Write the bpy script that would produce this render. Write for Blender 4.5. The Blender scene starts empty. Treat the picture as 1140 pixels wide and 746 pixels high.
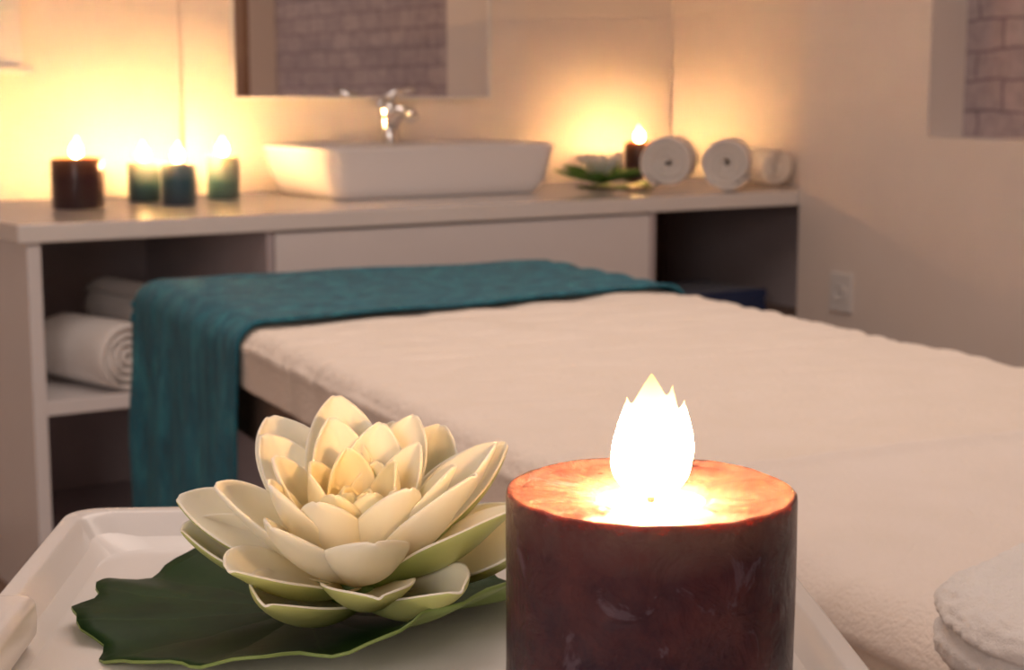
import bpy, math, random
from math import sin, cos, pi, radians, sqrt
from mathutils import Vector, noise, Matrix, Quaternion
random.seed(11)
scene = bpy.context.scene
COL = scene.collection
try:
    scene.view_settings.view_transform = 'Standard'
except Exception:
    pass

# ------------------------------------------------------------------ helpers
def link(o):
    COL.objects.link(o); return o

def thing(name, loc=(0,0,0), rot=0.0, label="", category="", group=None):
    e = bpy.data.objects.new(name, None)
    e.empty_display_size = 0.05
    e.location = loc
    e.rotation_euler = (0,0,rot)
    e["label"] = label; e["category"] = category
    if group: e["group"] = group
    return link(e)

def mesh_obj(name, verts, faces, mat, parent=None, smooth=False, loc=(0,0,0), rot=(0,0,0)):
    me = bpy.data.meshes.new(name)
    me.from_pydata([tuple(v) for v in verts], [], faces)
    me.update()
    o = bpy.data.objects.new(name, me)
    if mat:
        for m in (mat if isinstance(mat,(list,tuple)) else [mat]):
            me.materials.append(m)
    if smooth:
        me.polygons.foreach_set("use_smooth", [True]*len(me.polygons))
    o.location = loc; o.rotation_euler = rot
    if parent: o.parent = parent
    return link(o)

def tag(o, label, category, group=None):
    o["label"] = label; o["category"] = category
    if group: o["group"] = group
    return o

def structure(o):
    o["kind"] = "structure"; return o

def boxdata(lo, hi):
    x0,y0,z0 = lo; x1,y1,z1 = hi
    v = [(x0,y0,z0),(x1,y0,z0),(x1,y1,z0),(x0,y1,z0),(x0,y0,z1),(x1,y0,z1),(x1,y1,z1),(x0,y1,z1)]
    f = [(0,3,2,1),(4,5,6,7),(0,1,5,4),(1,2,6,5),(2,3,7,6),(3,0,4,7)]
    return v,f

def box(name, lo, hi, mat, parent=None, bevel=0.002, seg=2):
    v,f = boxdata(lo,hi)
    o = mesh_obj(name, v, f, mat, parent)
    if bevel:
        m = o.modifiers.new("bevel","BEVEL"); m.width = bevel; m.segments = seg
    return o

def boxes(name, lst, mat, parent=None, bevel=0):
    V=[];F=[]
    for lo,hi in lst:
        v,f = boxdata(lo,hi); k=len(V)
        V+=v; F+=[tuple(i+k for i in q) for q in f]
    o = mesh_obj(name,V,F,mat,parent)
    if bevel:
        m = o.modifiers.new("bevel","BEVEL"); m.width = bevel; m.segments = 2
    return o

def lathe(name, prof, mat, parent=None, seg=48, loc=(0,0,0), wob=None):
    V=[];F=[]
    n=len(prof)
    for j in range(seg):
        a=2*pi*j/seg
        for i,(r,z) in enumerate(prof):
            rr=r; zz=z
            if wob:
                rr,zz = wob(r,z,a)
            V.append((rr*cos(a),rr*sin(a),zz))
    for j in range(seg):
        k=(j+1)%seg
        for i in range(n-1):
            F.append((j*n+i,k*n+i,k*n+i+1,j*n+i+1))
    o = mesh_obj(name,V,F,mat,parent,True,loc)
    import bmesh
    bm=bmesh.new(); bm.from_mesh(o.data); bmesh.ops.remove_doubles(bm,verts=bm.verts,dist=1e-6)
    bmesh.ops.recalc_face_normals(bm,faces=bm.faces)
    bm.to_mesh(o.data); bm.free()
    return o

def tubedata(pts, radii, seg=16, flat=1.0):
    pts=[Vector(p) for p in pts]
    V=[];F=[]
    n=len(pts)
    up=Vector((0,0,1))
    t0=(pts[1]-pts[0]).normalized()
    ref = Vector((1,0,0)) if abs(t0.z)>.9 else up
    s=t0.cross(ref).normalized()
    for i,p in enumerate(pts):
        if i==0: t=pts[1]-pts[0]
        elif i==n-1: t=pts[-1]-pts[-2]
        else: t=pts[i+1]-pts[i-1]
        t.normalize()
        s=(s-t*s.dot(t)).normalized()
        b=t.cross(s)
        for j in range(seg):
            a=2*pi*j/seg
            V.append(p+s*cos(a)*radii[i]+b*sin(a)*radii[i]*flat)
    for i in range(n-1):
        for j in range(seg):
            k=(j+1)%seg
            F.append((i*seg+j,i*seg+k,(i+1)*seg+k,(i+1)*seg+j))
    F.append(tuple(range(seg))[::-1]); F.append(tuple((n-1)*seg+j for j in range(seg)))
    return V,F

def tube(name, pts, radii, mat, parent=None, seg=16, flat=1.0):
    V,F=tubedata(pts,radii,seg,flat)
    return mesh_obj(name,V,F,mat,parent,True)

# ------------------------------------------------------------------ materials
def principled(name, color=(.8,.8,.8), rough=.5, metal=0, sss=0, sssr=(.01,.005,.003), spec=.5, sheen=0, coat=0, trans=0, ior=1.45):
    m=bpy.data.materials.new(name); m.use_nodes=True
    b=m.node_tree.nodes["Principled BSDF"]
    b.inputs["Base Color"].default_value=(*color,1)
    b.inputs["Roughness"].default_value=rough
    b.inputs["Metallic"].default_value=metal
    b.inputs["IOR"].default_value=ior
    b.inputs["Specular IOR Level"].default_value=spec
    b.inputs["Sheen Weight"].default_value=sheen
    b.inputs["Coat Weight"].default_value=coat
    b.inputs["Transmission Weight"].default_value=trans
    if sss:
        b.inputs["Subsurface Weight"].default_value=sss
        b.inputs["Subsurface Radius"].default_value=(1,sssr[1]/sssr[0],sssr[2]/sssr[0])
        b.inputs["Subsurface Scale"].default_value=sssr[0]
    return m,b

def coords(nt, scale=(1,1,1), kind="Object"):
    tc=nt.nodes.new("ShaderNodeTexCoord"); mp=nt.nodes.new("ShaderNodeMapping")
    mp.inputs["Scale"].default_value=scale
    nt.links.new(tc.outputs[kind],mp.inputs["Vector"])
    return mp.outputs["Vector"]

def ntex(nt, vec, scale, detail=4, rough=.55):
    n=nt.nodes.new("ShaderNodeTexNoise")
    n.inputs["Scale"].default_value=scale; n.inputs["Detail"].default_value=detail
    n.inputs["Roughness"].default_value=rough
    nt.links.new(vec,n.inputs["Vector"]); return n.outputs["Fac"]

def bump(nt,b,h,strength=.3,dist=.01):
    bp=nt.nodes.new("ShaderNodeBump"); bp.inputs["Strength"].default_value=strength
    bp.inputs["Distance"].default_value=dist
    nt.links.new(h,bp.inputs["Height"]); nt.links.new(bp.outputs["Normal"],b.inputs["Normal"])

def ramp(nt, fac, stops):
    r=nt.nodes.new("ShaderNodeValToRGB")
    el=r.color_ramp.elements
    while len(el)<len(stops): el.new(.5)
    for e,(p,c) in zip(el,stops):
        e.position=p; e.color=(*c,1)
    nt.links.new(fac,r.inputs["Fac"]); return r.outputs["Color"]

def noisy(name,c1,c2,scale,rough=.5,bs=.1,bd=.002,bscale=None,**kw):
    m,b=principled(name,c1,rough,**kw); nt=m.node_tree
    v=coords(nt)
    f=ntex(nt,v,scale)
    nt.links.new(ramp(nt,f,[(.3,c1),(.7,c2)]),b.inputs["Base Color"])
    if bs: bump(nt,b,ntex(nt,v,bscale or scale*3),bs,bd)
    return m

M_wall = noisy("plaster_wall",(.84,.755,.70),(.88,.795,.74),3,.7,.15,.001,60)
M_ceil = noisy("ceiling_paint",(.85,.83,.82),(.88,.86,.85),3,.8,0)
M_floor = noisy("floor_wood",(.22,.14,.10),(.32,.21,.15),6,.45,.1,.001)
M_lacq = noisy("white_lacquer",(.83,.79,.79),(.86,.82,.82),4,.28,.03,.001,20)
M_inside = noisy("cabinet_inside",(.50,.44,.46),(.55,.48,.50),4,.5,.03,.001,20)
M_top = noisy("worktop_gloss",(.86,.81,.78),(.90,.85,.82),5,.13,.02,.0005,15,coat=.3)
M_ceram,_ = principled("white_ceramic",(.90,.88,.89),.08,coat=.5)
M_chrome,_ = principled("chrome",(.85,.84,.83),.08,1)
M_mirror,_ = principled("mirror_glass",(.88,.87,.87),.02,1)
M_plastic,_ = principled("white_plastic",(.82,.80,.79),.35)
M_hole,_ = principled("socket_hole",(.06,.05,.05),.6)
M_wood = noisy("table_wood",(.20,.13,.10),(.30,.20,.15),14,.5,.1,.001)
M_door = noisy("door_wood",(.30,.17,.11),(.38,.23,.15),8,.5,.1,.001)
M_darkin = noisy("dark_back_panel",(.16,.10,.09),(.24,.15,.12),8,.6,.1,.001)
M_tray,_ = principled("tray_plastic",(.88,.84,.81),.22,coat=.2)

# whitewashed brick
M_brick,b = principled("whitewashed_brick",(.7,.65,.65),.8); nt=M_brick.node_tree
tc=nt.nodes.new("ShaderNodeTexCoord"); sx=nt.nodes.new("ShaderNodeSeparateXYZ"); cx=nt.nodes.new("ShaderNodeCombineXYZ")
nt.links.new(tc.outputs["Object"],sx.inputs[0]); nt.links.new(sx.outputs["Y"],cx.inputs["X"]); nt.links.new(sx.outputs["Z"],cx.inputs["Y"])
nz=nt.nodes.new("ShaderNodeTexNoise"); nz.inputs["Scale"].default_value=9; nt.links.new(cx.outputs[0],nz.inputs["Vector"])
vm=nt.nodes.new("ShaderNodeVectorMath"); vm.operation='MULTIPLY_ADD'
nt.links.new(nz.outputs["Color"],vm.inputs[0]); vm.inputs[1].default_value=(.035,.03,0); nt.links.new(cx.outputs[0],vm.inputs[2])
br=nt.nodes.new("ShaderNodeTexBrick"); nt.links.new(vm.outputs[0],br.inputs["Vector"])
br.inputs["Scale"].default_value=1; br.inputs["Brick Width"].default_value=.17; br.inputs["Row Height"].default_value=.078
br.inputs["Mortar Size"].default_value=.006; br.inputs["Mortar Smooth"].default_value=1
br.inputs["Color1"].default_value=(.54,.46,.47,1); br.inputs["Color2"].default_value=(.44,.37,.39,1); br.inputs["Mortar"].default_value=(.25,.19,.215,1)
n2=ntex(nt,cx.outputs[0],22,5,.6)
mx=nt.nodes.new("ShaderNodeMixRGB"); mx.blend_type='MULTIPLY'; mx.inputs["Fac"].default_value=.8
nt.links.new(br.outputs["Color"],mx.inputs[1]); nt.links.new(ramp(nt,n2,[(.3,(.72,.70,.72)),(.65,(1.1,1.08,1.08))]),mx.inputs[2])
nt.links.new(mx.outputs[0],b.inputs["Base Color"])
bump(nt,b,br.outputs["Fac"],.4,-.006)

def cloth_mat(name,c1,c2,fine=900,bs=.5,bd=.001,sheen=.3,cscale=14,rough=.9):
    m,b=principled(name,c1,rough,sheen=sheen,spec=.2); nt=m.node_tree
    v=coords(nt)
    nt.links.new(ramp(nt,ntex(nt,v,cscale),[(.3,c1),(.7,c2)]),b.inputs["Base Color"])
    bump(nt,b,ntex(nt,v,fine,3,.7),bs,bd); return m
M_sheet = cloth_mat("cream_sheet",(.88,.77,.67),(.91,.80,.71),110,.7,.005,.1)
M_blanket = cloth_mat("cream_cover",(.89,.79,.71),(.92,.82,.75),260,.6,.003,.1)
M_terry = cloth_mat("white_terry",(.90,.86,.83),(.94,.90,.87),420,.7,.002,.3)
M_navy = cloth_mat("navy_cloth",(.02,.03,.10),(.03,.05,.14),300,.5,.002)
# teal velvet towel
M_teal,b = principled("teal_towel",(.01,.19,.25),.8,sheen=.2,spec=.15); nt=M_teal.node_tree
v=coords(nt,(1,1,.30)); f1=ntex(nt,v,34,7,.72)
nt.links.new(ramp(nt,f1,[(.30,(.004,.095,.155)),(.5,(.009,.20,.30)),(.70,(.045,.40,.50))]),b.inputs["Base Color"])
bump(nt,b,ntex(nt,coords(nt,(1,1,.4)),90,6,.75),1,.012)

# flame : hotter body, softer orange tips
def flame_mat(name,s,h,tip,c):
    m=bpy.data.materials.new(name); m.use_nodes=True; nt=m.node_tree; nt.nodes.clear()
    e=nt.nodes.new("ShaderNodeEmission"); o=nt.nodes.new("ShaderNodeOutputMaterial")
    tc=nt.nodes.new("ShaderNodeTexCoord"); sp=nt.nodes.new("ShaderNodeSeparateXYZ"); nt.links.new(tc.outputs["Object"],sp.inputs[0])
    ma=nt.nodes.new("ShaderNodeMath"); ma.operation='MULTIPLY'; nt.links.new(sp.outputs["Z"],ma.inputs[0]); ma.inputs[1].default_value=1/h
    nt.links.new(ramp(nt,ma.outputs[0],[(0,(1,.50,.20)),(.6,c),(1,(1,.60,.18))]),e.inputs["Color"])
    st=ramp(nt,ma.outputs[0],[(0,(.5,.5,.5)),(.25,(1,1,1)),(.48,(.6,.6,.6)),(.70,(.015,.015,.015)),(1,(tip,tip,tip))])
    mb=nt.nodes.new("ShaderNodeMath"); mb.operation='MULTIPLY'; nt.links.new(st,mb.inputs[0]); mb.inputs[1].default_value=s
    nt.links.new(mb.outputs[0],e.inputs["Strength"])
    nt.links.new(e.outputs[0],o.inputs["Surface"]); return m
M_flame = flame_mat("flame_near",370,.046,.0036,(1,.57,.25))
M_flame_b = flame_mat("flame_room",860,.046,.02,(1,.52,.18))
M_wick,_ = principled("wick",(.03,.02,.015),.9)

# wax
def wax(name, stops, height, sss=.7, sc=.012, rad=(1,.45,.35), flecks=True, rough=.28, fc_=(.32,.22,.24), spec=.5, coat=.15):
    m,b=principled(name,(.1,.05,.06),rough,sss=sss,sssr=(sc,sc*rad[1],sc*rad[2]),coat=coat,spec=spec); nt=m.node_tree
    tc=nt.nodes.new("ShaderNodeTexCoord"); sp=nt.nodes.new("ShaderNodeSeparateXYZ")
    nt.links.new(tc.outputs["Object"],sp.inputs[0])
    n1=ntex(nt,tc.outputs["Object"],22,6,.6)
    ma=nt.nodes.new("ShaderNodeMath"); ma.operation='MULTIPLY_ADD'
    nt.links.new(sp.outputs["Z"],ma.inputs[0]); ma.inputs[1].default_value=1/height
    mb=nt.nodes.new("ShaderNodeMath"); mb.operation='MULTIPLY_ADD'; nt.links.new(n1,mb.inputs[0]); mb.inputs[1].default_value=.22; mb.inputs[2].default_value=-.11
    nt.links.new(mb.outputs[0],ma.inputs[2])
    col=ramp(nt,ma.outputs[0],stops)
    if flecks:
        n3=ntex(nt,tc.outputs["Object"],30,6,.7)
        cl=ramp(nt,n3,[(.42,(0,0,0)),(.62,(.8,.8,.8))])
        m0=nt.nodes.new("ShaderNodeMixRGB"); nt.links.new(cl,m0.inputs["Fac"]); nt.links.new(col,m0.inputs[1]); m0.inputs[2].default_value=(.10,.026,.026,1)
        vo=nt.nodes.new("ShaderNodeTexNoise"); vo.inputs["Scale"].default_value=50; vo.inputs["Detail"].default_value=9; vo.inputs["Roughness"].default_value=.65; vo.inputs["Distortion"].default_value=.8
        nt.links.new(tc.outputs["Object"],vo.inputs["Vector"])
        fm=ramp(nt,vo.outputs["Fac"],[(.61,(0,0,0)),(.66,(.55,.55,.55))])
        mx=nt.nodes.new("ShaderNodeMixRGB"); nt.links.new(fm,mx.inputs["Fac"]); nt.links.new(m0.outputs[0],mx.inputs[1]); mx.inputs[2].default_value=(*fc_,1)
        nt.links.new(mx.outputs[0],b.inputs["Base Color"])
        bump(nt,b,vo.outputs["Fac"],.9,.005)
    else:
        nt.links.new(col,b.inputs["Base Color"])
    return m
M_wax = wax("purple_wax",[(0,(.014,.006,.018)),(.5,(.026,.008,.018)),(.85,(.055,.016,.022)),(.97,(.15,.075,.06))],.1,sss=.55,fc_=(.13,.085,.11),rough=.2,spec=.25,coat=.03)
M_pool,_ = principled("melted_wax",(.22,.20,.23),.04,coat=1)
M_wax_red = wax("dark_red_wax",[(0,(.03,.012,.018)),(.6,(.05,.016,.018)),(.8,(.12,.045,.025)),(1,(.4,.2,.1))],.125,flecks=False)  # red, teal and blue wax: light top stops paint flame glow into colour
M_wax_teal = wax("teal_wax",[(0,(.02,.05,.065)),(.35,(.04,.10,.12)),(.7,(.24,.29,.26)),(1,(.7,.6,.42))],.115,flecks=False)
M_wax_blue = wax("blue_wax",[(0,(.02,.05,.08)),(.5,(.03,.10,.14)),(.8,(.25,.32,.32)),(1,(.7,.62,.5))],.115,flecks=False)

# petals
def petal_mat(name,cb,ct,L):
    m,b=principled(name,ct,.45,sss=.4,sssr=(.006,.0048,.003)); nt=m.node_tree
    tc=nt.nodes.new("ShaderNodeTexCoord"); sp=nt.nodes.new("ShaderNodeSeparateXYZ"); nt.links.new(tc.outputs["Object"],sp.inputs[0])
    ma=nt.nodes.new("ShaderNodeMath"); ma.operation='MULTIPLY'; nt.links.new(sp.outputs["X"],ma.inputs[0]); ma.inputs[1].default_value=1/L
    nt.links.new(ramp(nt,ma.outputs[0],[(.1,cb),(.65,ct)]),b.inputs["Base Color"]); return m
M_petal = petal_mat("cream_petal",(1.0,.82,.46),(1.0,.92,.72),.045)
M_petal_w = petal_mat("white_petal",(.92,.86,.72),(.95,.91,.84),.05)
M_petal_g = petal_mat("green_petal_back",(.16,.27,.05),(.50,.54,.20),.07)
def leaf_mat(name,c1,c2,cv,spec=.5):
    m,b=principled(name,c1,.5,spec=spec); nt=m.node_tree
    tc=nt.nodes.new("ShaderNodeTexCoord"); sp=nt.nodes.new("ShaderNodeSeparateXYZ"); nt.links.new(tc.outputs["Object"],sp.inputs[0])
    at=nt.nodes.new("ShaderNodeMath"); at.operation='ARCTAN2'; nt.links.new(sp.outputs["Y"],at.inputs[0]); nt.links.new(sp.outputs["X"],at.inputs[1])
    n0=ntex(nt,tc.outputs["Object"],25,3)
    ad=nt.nodes.new("ShaderNodeMath"); ad.operation='MULTIPLY_ADD'; nt.links.new(n0,ad.inputs[0]); ad.inputs[1].default_value=.25; nt.links.new(at.outputs[0],ad.inputs[2])
    mu=nt.nodes.new("ShaderNodeMath"); mu.operation='MULTIPLY'; nt.links.new(ad.outputs[0],mu.inputs[0]); mu.inputs[1].default_value=7
    si=nt.nodes.new("ShaderNodeMath"); si.operation='SINE'; nt.links.new(mu.outputs[0],si.inputs[0])
    ab=nt.nodes.new("ShaderNodeMath"); ab.operation='ABSOLUTE'; nt.links.new(si.outputs[0],ab.inputs[0])
    base=ramp(nt,ntex(nt,tc.outputs["Object"],40,5),[(.3,c1),(.7,c2)])
    vf=ramp(nt,ab.outputs[0],[(0,(.5,.5,.5)),(.12,(0,0,0))])
    mx=nt.nodes.new("ShaderNodeMixRGB"); nt.links.new(vf,mx.inputs["Fac"]); nt.links.new(base,mx.inputs[1]); mx.inputs[2].default_value=(*cv,1)
    nt.links.new(mx.outputs[0],b.inputs["Base Color"])
    bump(nt,b,ab.outputs[0],.3,.002)
    return m
M_leaf = leaf_mat("dark_leaf",(.007,.026,.006),(.016,.050,.010),(.028,.07,.016),.15)
M_leaf_s = leaf_mat("mid_green_leaf",(.06,.16,.02),(.10,.25,.04),(.16,.30,.07))
M_leaf_u = leaf_mat("leaf_underside",(.16,.24,.06),(.24,.32,.09),(.25,.33,.1))

# ------------------------------------------------------------------ room
BY=4.18
WX=3.19
structure(box("floor",(-1.6,-1.6,-.05),(3.6,4.4,0),M_floor,bevel=0))
structure(box("ceiling",(-1.6,-1.6,2.5),(3.6,4.4,2.55),M_ceil,bevel=0))
structure(boxes("wall_back",[((-1.6,BY,0),(3.6,BY+.12,2.5)),((1.674,BY-.03,.85),(2.79,BY+.001,2.5))],M_wall))
N0,N1,NZ0,NZ1=1.05,2.913,1.01,1.95
structure(boxes("wall_right",[
  ((WX,-1.6,0),(3.5,3.38,NZ0)),((WX,-1.6,NZ1),(3.5,3.38,2.5)),
  ((WX,-1.6,NZ0),(3.5,N0,NZ1)),((WX,N1,NZ0),(3.5,3.38,NZ1)),
  ((3.37,3.38,0),(3.5,BY,2.5))],M_wall))
structure(box("wall_niche",(WX+.13,N0,NZ0),(WX+.14,N1,NZ1),M_brick,bevel=0))
structure(box("wall_left",(-1.6,-1.6,0),(-1.5,4.3,2.5),M_wall,bevel=0))
structure(box("wall_front",(-1.6,-1.6,0),(3.6,-1.5,2.5),M_wall,bevel=0))
structure(box("baseboard_right",(WX-.012,-1.5,0),(WX,3.38,.08),M_lacq))
structure(box("door_1",(WX-.03,.15,0),(WX,1.04,2.05),M_door))

# ------------------------------------------------------------------ worktop + cabinets
CT=.85; CF=3.385
wt=tag(box("worktop",(.99,CF,.81),(3.365,BY,CT),M_top,bevel=.003),"long glossy white worktop running along the wall","worktop")
def cab(name,x0,x1,label,cat):
    e=thing(name,((x0+x1)/2,(CF+BY)/2,0),0,label,cat); hx=(x1-x0)/2
    y0=CF+.01-e.location.y; y1=BY-.002-e.location.y
    return e,hx,y0,y1
e,hx,y0,y1=cab("shelf_cabinet",1.01,1.577,"white open cabinet with a shelf holding rolled towels","cabinet")
box("side_panel",(-hx,y0,0),(-hx+.03,y1,.81),M_lacq,e)
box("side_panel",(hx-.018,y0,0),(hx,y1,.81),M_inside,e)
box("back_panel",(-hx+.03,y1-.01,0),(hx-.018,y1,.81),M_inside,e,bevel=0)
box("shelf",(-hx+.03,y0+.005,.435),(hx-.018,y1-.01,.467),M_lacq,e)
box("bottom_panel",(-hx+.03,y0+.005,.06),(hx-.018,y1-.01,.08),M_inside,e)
e,hx,y0,y1=cab("vanity_cabinet",1.578,2.67,"white closed cabinet with a plain front below the washbasin","cabinet")
box("body",(-hx,y0+.02,0),(hx,y1,.805),M_lacq,e)
box("door",(-hx+.002,y0-.002,.06),(hx-.002,y0+.018,.803),M_lacq,e)
e,hx,y0,y1=cab("shelf_cabinet",2.671,3.36,"white open cabinet with a shelf beside the wall, dark inside","cabinet")
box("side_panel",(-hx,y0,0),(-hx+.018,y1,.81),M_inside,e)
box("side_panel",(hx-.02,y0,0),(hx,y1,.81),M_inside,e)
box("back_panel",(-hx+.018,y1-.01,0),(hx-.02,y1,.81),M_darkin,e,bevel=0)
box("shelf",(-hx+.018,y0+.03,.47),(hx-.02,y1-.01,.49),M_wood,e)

def folded(name,loc,rot,size,layers,mat,label,cat):
    w,d,h=size; V=[];F=[]
    t=h/layers
    for k in range(layers):
        z0=k*t; nseg=10
        ring=[]
        for i in range(nseg+1):
            a=pi/2+pi*i/nseg
            ring.append((-w/2+t*.46*cos(a)*1.0, z0+t*.5+t*.49*sin(a)))
        for i in range(nseg+1):
            a=-pi/2+pi*i/nseg
            ring.append((w/2+t*.3*cos(a), z0+t*.5+t*.49*sin(a)))
        rows=8
        base=len(V); n=len(ring)
        for j in range(rows+1):
            y=-d/2+d*j/rows
            for (x,z) in ring:
                V.append((x+.003*sin(y*30+k*2),y+.003*sin(x*40+k),z))
        for j in range(rows):
            for i in range(n):
                i2=(i+1)%n
                F.append((base+j*n+i,base+j*n+i2,base+(j+1)*n+i2,base+(j+1)*n+i))
        F.append(tuple(base+i for i in range(n))); F.append(tuple(base+rows*n+i for i in range(n))[::-1])
    o=mesh_obj(name,V,F,mat,None,True,loc,(0,0,rot)); m=o.modifiers.new("bevel","BEVEL"); m.width=.003; m.segments=2; m.angle_limit=radians(50); m.limit_method='ANGLE'
    return tag(o,label,cat)
folded("folded_cloth",(3.0,3.62,.491),0,(.34,.25,.07),3,M_navy,"dark blue folded cloth lying on the cabinet shelf","cloth")

# ------------------------------------------------------------------ basin
def rrloop(w,d,r,n=6):
    pts=[]
    for cx_,cy_,a0 in ((w/2-r,d/2-r,0),(-w/2+r,d/2-r,pi/2),(-w/2+r,-d/2+r,pi),(w/2-r,-d/2+r,3*pi/2)):
        for i in range(n+1):
            a=a0+pi/2*i/n
            pts.append((cx_+r*cos(a),cy_+r*sin(a)))
    return pts
def loft(name,secs,mat,parent=None,loc=(0,0,0),rot=(0,0,0),n=6,cap0=True,cap1=True,smooth=True):
    V=[];F=[]
    m=4*(n+1)
    for (w,d,r,z,*off) in secs:
        ox,oy=off if off else (0,0)
        for (x,y) in rrloop(w,d,r,n): V.append((x+ox,y+oy,z))
    for k in range(len(secs)-1):
        for i in range(m):
            j=(i+1)%m
            F.append((k*m+i,k*m+j,(k+1)*m+j,(k+1)*m+i))
    if cap0: F.append(tuple(range(m))[::-1])
    if cap1: F.append(tuple((len(secs)-1)*m+i for i in range(m)))
    o=mesh_obj(name,V,F,mat,parent,smooth,loc,rot)
    return o
bw,bd=.73,.42
bas=thing("washbasin",(2.225,3.90,CT),0,"white ceramic rectangular vessel washbasin standing on the worktop","washbasin")
loft("basin_bowl",[(bw-.12,bd-.07,.05,0),(bw-.09,bd-.045,.055,.005),(bw-.055,bd-.025,.06,.03),(bw-.025,bd-.010,.06,.08),(bw-.010,bd-.003,.06,.118),(bw,bd,.06,.124),(bw,bd,.06,.131),(bw-.006,bd-.006,.057,.135),
  (bw-.018,bd-.018,.052,.134),(bw-.026,bd-.13,.055,.128,0,-.045),(bw-.05,bd-.15,.06,.09,0,-.045),(bw-.14,bd-.2,.06,.035,0,-.045),(bw-.3,bd-.28,.05,.025,0,-.045)],M_ceram,bas,n=8)
lathe("drain",[(0,.0285),(.02,.0285),(.022,.027),(.022,.0245)],M_chrome,bas,loc=(0,-.045,0))
fa=thing("basin_mixer_tap",(2.235,4.035,CT+.132),0,"chrome single-lever mixer tap on the washbasin rim","tap")
lathe("tap_body",[(0,0),(.034,0),(.034,.005),(.028,.009),(.026,.04),(.027,.075),(.031,.095),(.030,.112),(.018,.122),(0,.124)],M_chrome,fa)
tube("spout",[(0,-.01,.055),(0,-.04,.078),(0,-.08,.092),(0,-.118,.090),(0,-.135,.072)],[.022,.020,.0185,.017,.016],M_chrome,fa,20)
tube("lever",[(0,.02,.118),(0,-.01,.132),(0,-.06,.142),(0,-.125,.148)],[.020,.022,.018,.014],M_chrome,fa,16,.5)

# mirror
mi=thing("wall_mirror",(2.2235,BY-.034,1.108),radians(-.5),"large rectangular wall mirror above the washbasin","mirror")
box("mirror_glass",(-.405,-.0125,.006),(.405,-.010,.85),M_mirror,mi,bevel=0)
box("mirror_backing",(-.41,-.010,0),(.41,0,.856),M_plastic,mi,bevel=.001)
boxes("edge_trim",[((-.416,-.016,-.004),(.416,-.001,.006)),((-.416,-.016,.85),(.416,-.001,.86)),((-.416,-.016,.006),(-.405,-.001,.85)),((.405,-.016,.006),(.416,-.001,.85))],M_plastic,mi)
wc=thing("wall_cabinet",(1.035,BY,1.17),0,"small white wall cabinet with a projecting ledge","cabinet")
box("body",(-.25,-.10,.02),(.19,0,.55),M_lacq,wc,bevel=.004)
box("ledge",(-.27,-.12,0),(.21,0,.02),M_lacq,wc,bevel=.004)
box("door",(-.24,-.112,.15),(.18,-.10,.54),M_lacq,wc,bevel=.003)

# wall socket
so=thing("wall_socket",(WX,3.2,.58),0,"white plastic power socket on the wall","socket")
box("plate",(-.010,-.042,-.055),(0,.042,.055),M_plastic,so,bevel=.004,seg=3)
o=lathe("socket_insert",[(0,-.001),(.019,-.001),(.0195,.004),(.022,.004),(.022,0)],M_plastic,so,loc=(-.010,0,0)); o.rotation_euler=(0,-pi/2,0)
for yy in (-.0095,.0095):
    o=lathe("pin_hole",[(0,.0015),(.0028,.0015),(.0028,0)],M_hole,so,seg=12,loc=(-.010,yy,0)); o.rotation_euler=(0,-pi/2,0)

# ------------------------------------------------------------------ candles
def flamedata(h,r,seg=12,rings=10,lean=0.0,ph=0.0):
    V=[];F=[]
    for i in range(rings+1):
        s=i/rings
        rr=r*(sin(pi*min(1,s**.62)))**.9*(1-.25*s) if 0<s<1 else 0.0002
        for j in range(seg):
            a=2*pi*j/seg
            V.append((rr*cos(a)+lean*s*s*h*cos(ph),rr*sin(a)+lean*s*s*h*sin(ph),s*h))
    for i in range(rings):
        for j in range(seg):
            k=(j+1)%seg
            F.append((i*seg+j,i*seg+k,(i+1)*seg+k,(i+1)*seg+j))
    return V,F
def candle(x,y,z,r,h,mat,label,group,fh=.052,fr=.0145):
    e=thing("pillar_candle",(x,y,z),random.random()*6,label,"candle",group)
    lathe("wax_body",[(0,0),(r*.96,0),(r,.004),(r,h-.006),(r*.97,h-.001),(r*.93,h),(r*.8,h-.003),(r*.4,h-.007),(0,h-.008)],mat,e,40)
    tube("wick",[(0,0,h-.009),(.0005,0,h-.003),(.002,0,h+.003)],[.0012,.0012,.001],M_wick,e,8)
    V,F=flamedata(fh,fr,lean=.08,ph=random.random()*6)
    mesh_obj("flame",V,F,M_flame_b,e,True,(0.001,0,h+.001))
    return e
G="lit pillar candles on the worktop"
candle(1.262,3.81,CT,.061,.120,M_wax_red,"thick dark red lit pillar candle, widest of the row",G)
candle(1.488,3.97,CT,.041,.102,M_wax_teal,"dark teal lit pillar candle with flame glow painted into its pale top",G)
candle(1.512,3.80,CT,.042,.104,M_wax_blue,"blue lit pillar candle with flame glow painted into its pale top",G)
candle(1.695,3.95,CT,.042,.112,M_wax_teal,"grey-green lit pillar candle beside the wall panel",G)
candle(3.10,4.00,CT,.046,.124,M_wax_red,"dark red-brown lit pillar candle behind the rolled towels",G)

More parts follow.
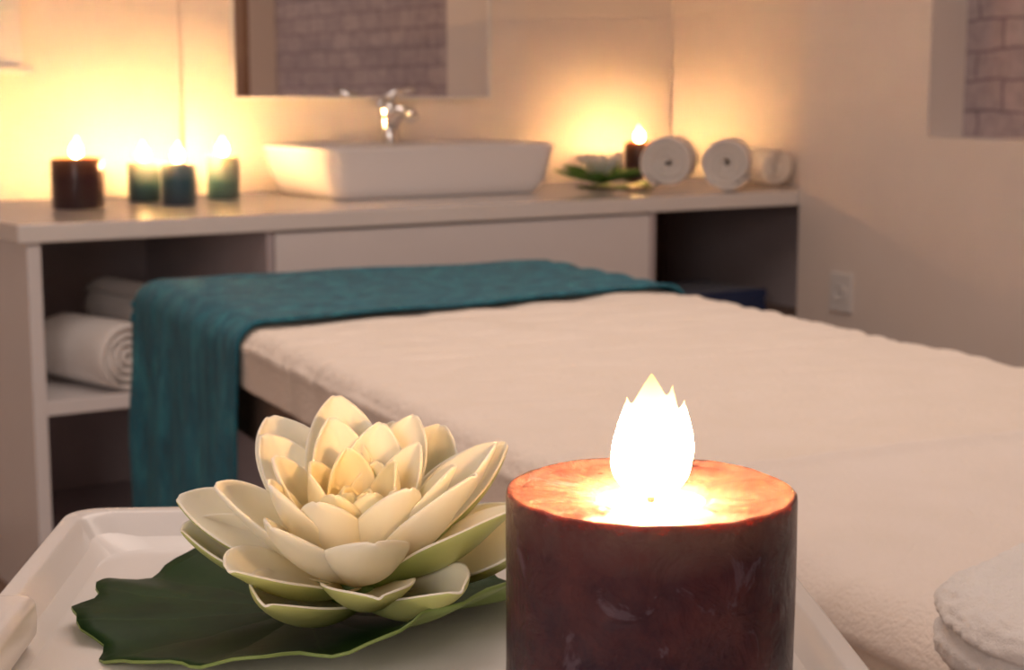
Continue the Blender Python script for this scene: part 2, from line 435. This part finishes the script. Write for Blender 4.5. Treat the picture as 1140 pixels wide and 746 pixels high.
# ------------------------------------------------------------------ rolled towels
def roll(loc,rot,R,L,label,group,turns=3.6,seed=0):
    V=[];F=[]
    r0=R*.10; N=int(turns*26); pitch=(R-r0)/turns; rows=16
    th=pitch*.88
    for i in range(N+1):
        s=i/N; a=2*pi*turns*s+seed
        rc=r0+(R-r0-th/2)*s
        tt=th*(1 if s<.97 else .6)
        prof=[]
        for j in range(rows+1):
            y=-L/2+L*j/rows
            edge=min(j,rows-j)
            k=1 if edge>1 else (.90 if edge==1 else .42)
            yy=y+ .0035*noise.noise(Vector((a*1.2,seed,0)))*2 * (1 if edge<3 else 0)
            yy+= (.012*(1-rc/R))*( -1 if j>rows/2 else 1)*0.4*(1 if edge<4 else 0)
            prof.append((yy,tt*k/2))
        wob=1+.02*noise.noise(Vector((cos(a),sin(a),seed+s*3)))
        for (y,hh) in prof:
            V.append(((rc+hh)*wob*cos(a),y,(rc+hh)*wob*sin(a)+R))
        for (y,hh) in reversed(prof):
            V.append(((rc-hh)*wob*cos(a),y,(rc-hh)*wob*sin(a)+R))
    n=2*(rows+1)
    for i in range(N):
        for j in range(n):
            k=(j+1)%n
            F.append((i*n+j,i*n+k,(i+1)*n+k,(i+1)*n+j))
    F.append(tuple(range(n))); F.append(tuple(N*n+j for j in range(n))[::-1])
    o=mesh_obj("rolled_towel",V,F,M_terry,None,True,loc,(0,0,rot))
    return tag(o,label,"towel",group)
def dirrot(dx,dy): return -math.atan2(dx,dy)
G="rolled white towels on the worktop"
LB="rolled white terry towel lying on the worktop, spiral end showing"
def rollend(px,py,z,dx,dy,R,L,label,group,seed):
    n_=sqrt(dx*dx+dy*dy); dx/=n_; dy/=n_
    return roll((px+dx*L/2,py+dy*L/2,z),dirrot(dx,dy),R,L,label,group,seed=seed)
rollend(2.870,3.58,CT,.72,.69,.080,.20,LB,G,.5)
rollend(2.980,3.455,CT,.74,.67,.078,.16,LB,G,2.0)
rollend(3.27,3.56,CT,.1,.99,.058,.20,"small rolled white towel lying against the wall",G,4.0)
G="rolled white towels on the shelf"
LB="rolled white terry towel on the cabinet shelf"
roll((1.20,3.55,.467),dirrot(-.25,.95),.082,.28,LB,G,seed=1)
roll((1.475,3.78,.467),dirrot(-.05,.97),.070,.28,LB,G,seed=3)
roll((1.362,3.76,.537),dirrot(-.12,.97),.070,.28,"rolled white terry towel resting on top of the others",G,seed=5)

# ------------------------------------------------------------------ lotus + leaf
def petal_mesh(name,L,W,a0,a1,cup,tip,mats,nl=14,nw=8):
    V=[];F=[]
    x=0;z=0;pts=[]
    for i in range(nl+1):
        s=i/nl
        a=a0+(a1-a0)*(s**1.1)
        if i>0:
            x+=cos(a)*L/nl; z+=sin(a)*L/nl
        pts.append((x,z,a))
    for i,(x,z,a) in enumerate(pts):
        s=i/nl
        w=W/2*(max(0,sin(pi*(.12+.88*s**1.40)))**.62)
        if i==nl: w=W*.03
        c=cup*(1-.2*s)
        for j in range(nw+1):
            t=-1+2*j/nw
            d=c*w*(t*t)
            y=w*t*(1-.12*c*t*t)
            rip=.0006*sin(9*s+3*t)
            V.append((x-sin(a)*(d+rip),y,z+cos(a)*(d+rip)))
    for i in range(nl):
        for j in range(nw):
            k=i*(nw+1)+j
            F.append((k,k+nw+1,k+nw+2,k+1))
    me=bpy.data.meshes.new(name); me.from_pydata(V,[],F)
    for m in mats: me.materials.append(m)
    me.polygons.foreach_set("use_smooth",[True]*len(me.polygons))
    return me
def lotus(name,loc,rot,sc,mat,label,rings,tilt=0):
    e=thing(name,loc,rot,label,"flower")
    if tilt:
        q=Quaternion((.836,-.549,0),tilt)@Quaternion((0,0,1),rot)
        e.rotation_euler=q.to_euler()
    for li,(n,L,W,a0,a1,cup,z,rb,green,ph) in enumerate(rings):
        pn="leaf" if green==2 else "petal"
        mats=[M_leaf_s,M_leaf_s] if green==2 else [mat,M_petal_g if green else mat]
        me=petal_mesh(pn,L*sc,W*sc,radians(a0),radians(a1),cup,0,mats)
        for k in range(n):
            o=bpy.data.objects.new(pn,me); link(o); o.parent=e
            a=2*pi*(k+ph)/n+random.uniform(-.09,.09)
            o.location=(rb*sc*cos(a),rb*sc*sin(a),z*sc)
            o.rotation_euler=(random.uniform(-.14,.14),random.uniform(-.10,.07),a)
            s=random.uniform(.92,1.06); o.scale=(s,s*random.uniform(.93,1.07),s)
            m=o.modifiers.new("solid","SOLIDIFY"); m.thickness=.0016*sc; m.offset=-1
            if green: m.material_offset=1; m.material_offset_rim=0
            m2=o.modifiers.new("sub","SUBSURF"); m2.levels=1; m2.render_levels=1
    lathe("flower_base",[(0,0),(.014*sc,0),(.018*sc,.004*sc),(.014*sc,.016*sc),(0,.018*sc)],M_petal_g if mat is M_petal else mat,e,20)
    return e
rings=[(6,.080,.045,2,54,.75,.004,.010,True,.15),
       (7,.078,.041,18,50,.6,.008,.010,True,.4),
       (8,.073,.038,32,64,.6,.011,.009,False,.0),
       (8,.062,.032,44,76,.65,.013,.008,False,.5),
       (8,.047,.024,54,94,.7,.015,.006,False,.2),
       (7,.034,.016,66,114,.8,.017,.004,False,.6),
       (6,.026,.011,76,126,.9,.018,.002,False,.1)]
TZ=.885
def pad(name,loc,rot,R,label,group=None,curl=1.0,mat=None):
    nr,na=14,96; V=[];F=[]
    gap=.10
    for i in range(nr+1):
        s=i/nr
        for j in range(na+1):
            q=j/na
            a=gap/2*(1-s*0)+ (2*pi-gap)*q
            edge=1+.035*sin(11*a+1)+.02*sin(23*a)
            r=R*s*(1+(edge-1)*s*s)
            dn=min(a,2*pi-a)
            r*=1-.10*s*math.exp(-(dn/.22)**2)
            z=.0022+s*s*(.004+.0035*sin(5*a+.6)*s+.002*sin(11*a)*s)
            z+=curl*max(0,cos(a-5.0))**3*s**3*.022
            V.append((r*cos(a),r*sin(a),z))
    for i in range(nr):
        for j in range(na):
            k=i*(na+1)+j
            F.append((k,k+na+1,k+na+2,k+1))
    o=mesh_obj(name,V,F,[mat or M_leaf,M_leaf_u],None,True,loc,(0,0,rot))
    m=o.modifiers.new("solid","SOLIDIFY"); m.thickness=.0014; m.offset=-1; m.material_offset=1; m.material_offset_rim=1
    return tag(o,label,"leaf",group)
pad("lily_pad",(.316,.650,TZ),radians(-5),.102,"dark green water lily pad lying under the cream lotus")
lotus("lotus_flower",(.332,.632,TZ+.010),.42,1.05,M_petal,"open cream artificial lotus flower with green outer petals",rings,radians(15))
pad("lily_pad",(2.85,3.80,CT),1.0,.105,"small green pad under a white lotus flower",None,.4,M_leaf_s)
rings_w=[(9,.102,.050,10,26,.5,.002,.010,2,.3),(7,.064,.036,28,60,.6,.014,.010,False,.15)]+[(n,L*.88,W*.95,a0,a1,c,z+.006,rb,False,ph) for (n,L,W,a0,a1,c,z,rb,g,ph) in rings[2:]]
lotus("lotus_flower",(2.80,3.80,CT+.014),.2,1.28,M_petal_w,"small white artificial lotus flower with green leaves on the worktop",rings_w,0)

# ------------------------------------------------------------------ tray, trolley, front candle
TR=radians(-30)
ax=(cos(TR),sin(TR)); bx=(-sin(TR),cos(TR))
ca=(-.0075); cb=.600
tx=ax[0]*ca+bx[0]*cb; ty=ax[1]*ca+bx[1]*cb
TW,TD=.36,.51
tr=thing("serving_tray",(tx,ty,TZ-.004),TR,"white plastic serving tray with raised rim and handle","tray")
I=[(TW-.07,TD-.07,.02,0),(TW-.062,TD-.062,.024,0),(TW-.022,TD-.022,.022,.013),(TW-.004,TD-.004,.018,.0165),(TW,TD,.018,.0185),(TW-.002,TD-.002,.018,.0205),(TW-.018,TD-.018,.016,.0200),(TW-.022,TD-.022,.016,.0175),(TW-.040,TD-.040,.016,.0055),(TW-.050,TD-.050,.014,.004)]
tb=loft("tray_base",I,M_tray,tr)
m=tb.modifiers.new("bevel","BEVEL"); m.width=.0015; m.segments=2; m.limit_method='ANGLE'; m.angle_limit=radians(25)
hb=loft("handle",[(.024,.176,.003,-.006),(.026,.176,.004,.002),(.026,.172,.004,.010),(.022,.166,.004,.013),(.016,.160,.004,.0135)],M_tray,tr,loc=(-(TW/2-.012),-.014,.0175))
m=hb.modifiers.new("bevel","BEVEL"); m.width=.0012; m.segments=2; m.limit_method='ANGLE'; m.angle_limit=radians(25)
tro=thing("side_trolley",(tx,ty,0),TR,"white side trolley carrying the serving tray","table")
box("tabletop",(-.15,-.22,.861),(.15,.22,.881),M_lacq,tro,bevel=.004)
box("shelf",(-.14,-.21,.30),(.14,.21,.315),M_lacq,tro)
for sx_ in (-1,1):
    for sy_ in (-1,1):
        box("leg",(sx_*.135-.012,sy_*.205-.012,0),(sx_*.135+.012,sy_*.205+.012,.861),M_lacq,tro)

fc=thing("pillar_candle",(.339,.429,TZ),0,"large lit purple-brown pillar candle with translucent wax on the tray","candle")
R=.05;H=.1
def wob(r,z,a):
    n1=noise.noise(Vector((cos(a)*1.5,sin(a)*1.5,z*20)))
    n2=noise.noise(Vector((cos(a)*5,sin(a)*5,z*60)))
    rr=r*(1+.004*n1+.0035*n2)
    zz=z+(.0006*n2+.0004*n1 if z>.09 and r>.02 else 0)
    return rr,zz
prof=[(0,0),(R*.96,0),(R*.99,.002)]+[(R,.004+.09*i/24) for i in range(25)]+[(R,.0975),(R*.995,.0998),(R*.975,.1005),(R*.95,.0998),(R*.9,.0990),(R*.75,.0985),(R*.6,.098),(R*.5,.0978),(R*.42,.0974),(R*.37,.096),(R*.30,.094),(0,.0935)]
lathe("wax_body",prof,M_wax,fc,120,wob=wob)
lathe("melted_wax",[(0,.0958),(R*.2,.0958),(R*.35,.0959),(R*.385,.0963)],M_pool,fc,48)
tube("wick",[(0,0,.094),(.0004,0,.0985),(.0012,.0005,.103)],[.0012,.0013,.001],M_wick,fc,8)
# flame body that breaks into small irregular licks all round
V,F=flamedata(.0435,.0150,28,20,.03,1)
for (h,r,px,py,z0,ln,ph) in ((.0225,.0056,-.0082,.003,.0080,.10,2.8),(.0255,.0054,.0084,-.005,.0090,.06,-.6),(.0265,.0058,-.0046,.0060,.0085,.05,2),(.0260,.0056,.0058,.0050,.0080,.06,1),(.0305,.0056,.0038,-.0038,.0095,.06,-.5),(.0290,.0056,-.0038,-.0040,.0080,.05,-2)):
    v,f=flamedata(h,r,14,14,ln,ph); k=len(V)
    V+=[(a+px,b_+py,c+z0) for a,b_,c in v]; F+=[tuple(i+k for i in q) for q in f]
fl=mesh_obj("flame",V,F,M_flame,fc,True,(0,0,.0975))
m=fl.modifiers.new("remesh","REMESH"); m.mode='VOXEL'; m.voxel_size=.0006; m.use_smooth_shade=True
m=fl.modifiers.new("smooth","SMOOTH"); m.iterations=14

# ------------------------------------------------------------------ massage table
BW,BL,BZ=.80,2.25,.79
BR=radians(-7.5)
bc=(1.25,1.5275)
mt=thing("massage_table",(bc[0],bc[1],0),BR,"padded wooden massage table with cream cover","massage table")
loft("padded_top",[(BW-.06,BL-.06,.03,.70),(BW-.03,BL-.03,.04,.71),(BW-.03,BL-.03,.04,.765),(BW-.06,BL-.06,.03,.772)],M_sheet,mt)
boxes("frame",[((-.36,-1.08,.61),(-.33,1.08,.70)),((.33,-1.08,.61),(.36,1.08,.70)),((-.33,1.05,.61),(.33,1.08,.70)),((-.33,-1.08,.61),(.33,-1.05,.70)),((-.33,-.02,.62),(.33,.02,.70))],M_wood,mt,.003)
for sx_ in (-1,1):
    for sy_ in (-1,1):
        box("leg",(sx_*.345-.028,sy_*1.03-.028,0),(sx_*.345+.028,sy_*1.03+.028,.61),M_wood,mt,bevel=.005)

def fold(a,half,r):
    s=1 if a>=0 else -1; q=abs(a)
    if q<=half-r: return a,0
    g=(q-(half-r))/r
    if g<=pi/2: return s*(half-r+r*sin(g)), r*(1-cos(g))
    return s*half, r+(q-(half-r)-r*pi/2)
def cloth(name,a0,a1,b0,b1,na,nb,hw,hl,top,r,disp,mat,parent=None,loc=(0,0,0),rot=0,thick=.003,b0f=None,b1f=None,off=0):
    V=[];F=[]
    hw2,hl2,r2,top2=hw+off,hl+off,r+off,top+off
    for j in range(nb+1):
        for i in range(na+1):
            a=a0+(a1-a0)*i/na
            lo=b0f(a) if b0f else b0; hi=b1f(a) if b1f else b1
            b=lo+(hi-lo)*j/nb
            x,dx=fold(a,hw2,r2); y,dy=fold(b,hl2,r2)
            d=max(dx,dy)
            z=top2-d
            dd=disp(a,b,d)
            if d<=r2:
                z+=dd
                k=d/r2
                if dx>=dy and dx>0: x+=(1 if a>0 else -1)*dd*k
                elif dy>dx: y+=(1 if b>0 else -1)*dd*k
            else:
                if dx>=dy: x+=(1 if a>0 else -1)*dd
                if dy>=dx: y+=(1 if b>0 else -1)*dd
            V.append((x,y,z))
    for j in range(nb):
        for i in range(na):
            k=j*(na+1)+i
            F.append((k,k+1,k+na+2,k+na+1))
    o=mesh_obj(name,V,F,mat,parent,True,loc,(0,0,rot))
    m=o.modifiers.new("solid","SOLIDIFY"); m.thickness=thick; m.offset=-1
    return o
def nz3(x,y,z): return noise.noise(Vector((x,y,z)))
def dsheet(a,b,d):
    e=.0018*nz3(a*5,b*9,1)+.0032*nz3(a*9+b*3,b*24,3)
    w=math.exp(-((b-.36)/.30)**2)*(1 if d<.03 else .2)
    e+=w*.0048*(1-abs(nz3(a*5+b*4,b*34,7))*3.2)
    if a>.30: e+=.0035*min(1,(a-.30)/.08)*nz3(a*12,b*30,11)
    e+=.0030*math.exp(-((abs(a)-.412)/.004)**2)
    return e
drop=.082
EA=BW/2-.03+.03*pi/2+drop-.03
EB=BL/2-.03+.03*pi/2+drop-.03
o=cloth("fitted_sheet",-EA,EA,-EB,EB,220,420,BW/2,BL/2,BZ,.03,dsheet,M_sheet,None,(bc[0],bc[1],0),BR,.004)
tag(o,"cream fitted sheet stretched over the massage table top","sheet")
def dteal(a,b,d):
    e=.0035*nz3(a*8,b*14,5)+.0015*sin(b*70+4*nz3(a*3,b*3,2))
    if d>.04:
        k=min(1,(d-.04)/.2)
        e+=k*(.007*sin(b*34+1)+.006*sin(b*71+a*4)+.004)
    return e
tA0=-(BW/2-.03+.03*pi/2+.46); tA1=BW/2-.03+.03*pi/2+.10
def tb0(a):
    t=max(-1,min(1,a/.4))
    return .580+.048*t+.022*sin(2.2*t)+.006*nz3(a*6,0,9)+(.0 if a>-.42 else (-.42-a)*.06)
o=cloth("teal_towel",tA0,tA1,.5,1.2,170,130,BW/2,BL/2,BZ,.03,dteal,M_teal,None,(bc[0],bc[1],0),BR,.005,
   b0f=tb0, b1f=lambda a: 1.20,off=.014)
tag(o,"teal blue velvety towel draped over the end of the massage table","towel")
def dcov(a,b,d):
    e=.002*nz3(a*7,b*7,8)+.002*nz3(a*20,b*9,4)
    e+=.0055*math.exp(-((b+.555)/.012)**2)
    if a<-.34: e+=.0045*(1+sin(b*60+6*nz3(a*9,b*6,0)))*min(1,(-.34-a)/.05)*(1 if b>-.85 else .2)
    return e
o=cloth("folded_cover",-(BW/2+.03),BW/2+.05,-1.12,-.5,120,110,BW/2,BL/2+.1,BZ,.03,dcov,M_blanket,None,(bc[0],bc[1],0),BR,.009,
   b1f=lambda a:-.545+.02*a+.006*nz3(a*5,1,1), b0f=lambda a:-1.12,off=.016)
tag(o,"cream cotton cover folded across the foot of the massage table","blanket")
# fluffy folded towel : two puffy layers with a soft rounded fold facing out
def fluffy(loc,rot,hx,hy,h):
    V=[];F=[]; nu,nv=180,80
    for j in range(nv+1):
        ph=-pi/2+pi*j/nv
        for i in range(nu):
            th=2*pi*i/nu
            def sp(c,p): return math.copysign(abs(c)**p,c)
            cx_=sp(cos(ph),.55); sz=sp(sin(ph),.80)
            x=hx*cx_*sp(cos(th),.80); y=hy*cx_*sp(sin(th),.80); z=h/2+h/2*sz
            g=1-.07*math.exp(-((z-h*.5-.004*sin(th*3))/(h*.05))**2)
            n_=.003*nz3(x*22,y*22,z*22)+.0022*nz3(x*230,y*230,z*230)
            L=max(1e-6,sqrt(x*x+y*y))
            x=x*g+x/L*n_; y=y*g+y/L*n_
            if z>h*.6: z+=.004*nz3(x*14,y*14,3)+.0022*nz3(x*240,y*240,2)
            V.append((x,y,max(z,0)))
    for j in range(nv):
        for i in range(nu):
            k=(i+1)%nu
            F.append((j*nu+i,j*nu+k,(j+1)*nu+k,(j+1)*nu+i))
    o=mesh_obj("folded_towel",V,F,M_terry,None,True,loc,(0,0,rot))
    return tag(o,"fluffy folded white terry towel lying at the massage table edge","towel")
fluffy((.727,.496,BZ+.027),BR+.25,.126,.094,.064)

# ------------------------------------------------------------------ lights
def area(name,loc,target,size,power,color):
    l=bpy.data.lights.new(name,'AREA'); l.shape='RECTANGLE'; l.size=size[0]; l.size_y=size[1]; l.energy=power; l.color=color
    o=bpy.data.objects.new(name,l); o.location=loc
    d=Vector(target)-Vector(loc); o.rotation_euler=d.to_track_quat('-Z','Y').to_euler(); link(o); return o
area("ceiling_fill_light",(1.2,1.6,2.47),(1.2,1.6001,0),(1.6,1.6),22,(1,.83,.73))  # added unseen area lamp for the room's dim ambient light
area("left_fill_light",(-1.35,-.3,1.5),(1.0,2.6,.7),(1.3,1.2),24,(1,.86,.80))  # added soft fill from the left, brightens bed side; no window here
w=bpy.data.worlds.new("World"); scene.world=w; w.use_nodes=True
w.node_tree.nodes["Background"].inputs[0].default_value=(.25,.2,.22,1); w.node_tree.nodes["Background"].inputs[1].default_value=.3

# ------------------------------------------------------------------ camera
cd=bpy.data.cameras.new("camera"); cam=bpy.data.objects.new("camera",cd); link(cam)
cam.location=(0,0,1.12); cam.rotation_euler=(radians(90-8.46),0,radians(-33.3))
cd.sensor_width=36; cd.lens=1803/1140*36; cd.clip_start=.01
cd.dof.use_dof=True; cd.dof.focus_distance=.65; cd.dof.aperture_fstop=18
scene.camera=cam
